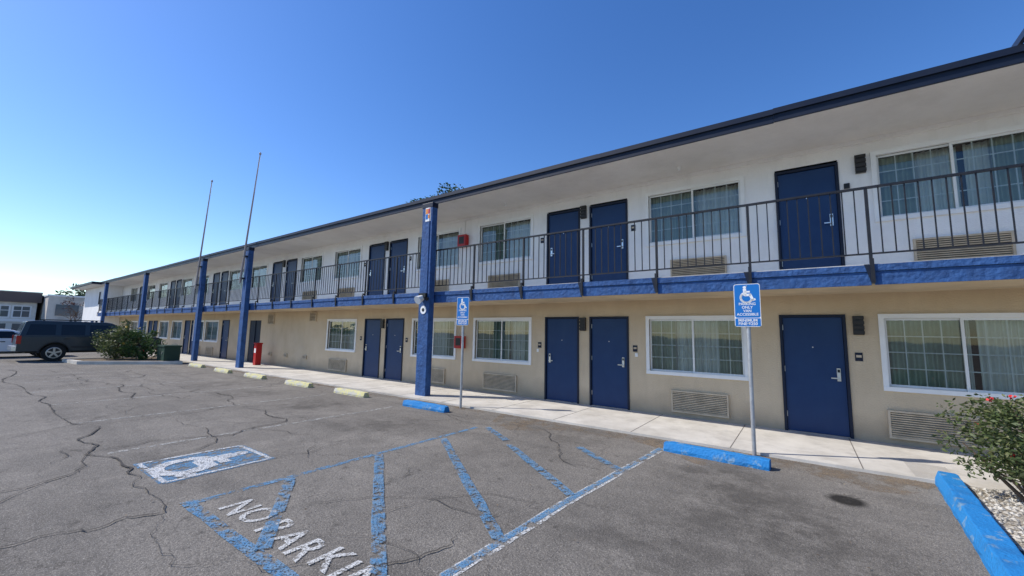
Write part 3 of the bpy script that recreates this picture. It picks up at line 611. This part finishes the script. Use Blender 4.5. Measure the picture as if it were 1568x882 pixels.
for i in range(3200):
    x=1.36+abs(random.gauss(0,1.2)); y=random.uniform(-5.2,-2.02); s=random.uniform(.012,.032)
    if x>4: continue
    v=[Vector((random.uniform(.7,1.2)*s*q[0],random.uniform(.7,1.2)*s*q[1],random.uniform(.5,.8)*s*q[2]))+Vector((x,y,-.01+s*.2)) for q in((1,0,0),(0,1,0),(-1,0,0),(0,-1,0),(0,0,1))]
    o=len(gb.v); gb.v+=[tuple(t) for t in v]; k=gb.mi(Ms)
    for f in((0,1,4),(1,2,4),(2,3,4),(3,0,4)): gb.f.append(tuple(o+j for j in f)); gb.m.append(k)
gb.obj('gravel_bed')
def tree(name,x,y,h,rad,n,size,m,seed,cl=30):
    r=random.Random(seed); e=MB(); c=Vector((0,0,h-rad[2])); cs=foliage(e,c,rad,n,size,m,cl,r)
    e.tube((0,0,0),(0.1,0,h*.45),.25,.17,M_bark,8); e.tube((.1,0,h*.45),c,.17,.08,M_bark,8)
    for i in range(8): e.tube((.1,0,h*.5),c+cs[i][0],.09,.02,M_bark,6)
    o=e.obj(name); o.location=(x,y,GZ); return o
tree('tree',-25.4,14,12.9,(2.2,2.2,2.6),6500,.17,L1,11,50); tree('tree',-22.6,14,13.2,(1.5,1.5,2.4),5600,.15,L3,12,50)
tree('tree',-105,4.5,8.4,(3,3,2.6),2500,.3,L3,13)
bt=MB(); rr_=random.Random(5)
def br(p,d,l,r0,k):
    q=p+d*l; bt.tube(p,q,r0,r0*.65,M_bark,5)
    if k: 
        for i in range(3): br(q,(d+Vector((rr_.gauss(0,.45),rr_.gauss(0,.45),rr_.gauss(.1,.25)))).normalized(),l*.72,r0*.6,k-1)
br(Vector((0,0,0)),Vector((0,0,1)),1.4,.1,4); foliage(bt,(0,0,3.6),(1.3,1.3,1.2),260,.10,leafmat('leaf_purple',(.04,.02,.02),(.07,.03,.03),(.1,.06,.05)),12,rr_); o=bt.obj('bare_tree'); o.location=(-62,-.9,GZ)
M_brn=mat('fascia_brown',(.14,.11,.10),.8); M_bge=mat('stucco_beige',(.66,.60,.53),.9,n=(.6,5,.4,.7),bump=(20,.3,.02)); M_win2=mat('window_band',(.06,.09,.11),.15,spec=.6); M_cream=mat('stucco_cream',(.80,.77,.70),.9,n=(.6,5,.4,.7))
ob=empty('office_building'); b=MB(); X=-80
b.box(X-12,X,-30,-2.2,-.1,4.4,M_cream); b.box(X-12.4,X+.5,-30.4,-1.9,4.4,5.65,M_brn); b.box(X-12.4,X+.55,-30.5,-1.85,5.65,5.75,M_cream)
for i in range(16):
    y=-2.6-i*1.7; b.box(X,X+.05,y-1.6,y,2.4,4.0,M_trim); b.box(X+.051,X+.06,y-1.45,y-.15,2.55,3.85,M_win2); b.box(X+.061,X+.07,y-.84,y-.76,2.55,3.85,M_trim); b.box(X+.061,X+.07,y-1.45,y-.15,3.3,3.38,M_trim); b.box(X,X+.05,y-1.4,y-.2,.5,1.7,M_win2)
b.box(X,X+.12,-30,-2.2,1.95,2.3,M_trim); b.obj('walls',ob)
ob=empty('warehouse_building'); b=MB(); b.box(-95,-76,-1.7,14,-.1,5.2,M_bge); b.box(-95.1,-75.9,-1.8,14.1,5.2,5.4,M_trim); b.box(-75.99,-75.9,2,3,0,2.2,M_brn); b.box(-75.99,-75.93,-1,1,2.8,4.2,M_win2); b.obj('walls',ob)
b=MB()
r=random.Random(9)
for i in range(5200):
    t=r.random(); y=-120+t*240; xx=-190+r.uniform(-6,6); z=r.uniform(0,1)**.8*(4+2.5*math.sin(y*.13)+2*math.sin(y*.47+1)); s=r.uniform(.4,.9); a=Vector((r.gauss(0,1),r.gauss(0,1),r.gauss(0,1))).normalized(); c=a.orthogonal().normalized(); p=Vector((xx,y,z+.5))
    b.face([p-a*s,p-c*s,p+a*s,p+c*s],L3)
b.obj('distant_trees')
# ---------------------------------------------------------------- light
SUNV=Vector((.866,.5,-1.0)).normalized()
sd=bpy.data.lights.new('sun','SUN'); sd.energy=5.0; sd.angle=math.radians(.5); sd.color=(1,.95,.87); so=bpy.data.objects.new('sun',sd); COL.objects.link(so); so.rotation_euler=SUNV.to_track_quat('-Z','Y').to_euler()
wd=bpy.data.worlds.new('World'); sc.world=wd; wd.use_nodes=True; nt=wd.node_tree; bg=nt.nodes['Background']; sk=nt.nodes.new('ShaderNodeTexSky'); sk.sky_type='NISHITA'; sk.sun_disc=False
sk.sun_elevation=math.radians(45); sk.sun_rotation=math.radians(240); sk.air_density=1.0; sk.dust_density=.3; sk.ozone_density=3.5
hs=nt.nodes.new('ShaderNodeHueSaturation'); hs.inputs['Hue'].default_value=.510; hs.inputs['Saturation'].default_value=1.25; hs.inputs['Value'].default_value=1.25
nt.links.new(sk.outputs[0],hs.inputs['Color']); nt.links.new(hs.outputs[0],bg.inputs[0]); bg.inputs[1].default_value=.15
# ---------------------------------------------------------------- camera
ya,pi_,ro=math.radians(35.56),math.radians(6.38),math.radians(1.06)
fw=Vector((-math.sin(ya)*math.cos(pi_),math.cos(ya)*math.cos(pi_),math.sin(pi_))); rt=Vector((math.cos(ya),math.sin(ya),0)); up=rt.cross(fw)
r2=rt*math.cos(ro)+up*math.sin(ro); u2=-rt*math.sin(ro)+up*math.cos(ro)
cd=bpy.data.cameras.new('camera'); cd.sensor_width=36; cd.lens=36*619/1568; cd.clip_end=2000; cd.clip_start=.05
co=bpy.data.objects.new('camera',cd); COL.objects.link(co)
M=Matrix((r2,u2,-fw)).transposed().to_4x4(); M.translation=Vector((0,-9.05,1.65)); co.matrix_world=M
sc.camera=co
sc.view_settings.view_transform='Standard'; sc.view_settings.look='None'; sc.view_settings.exposure=0
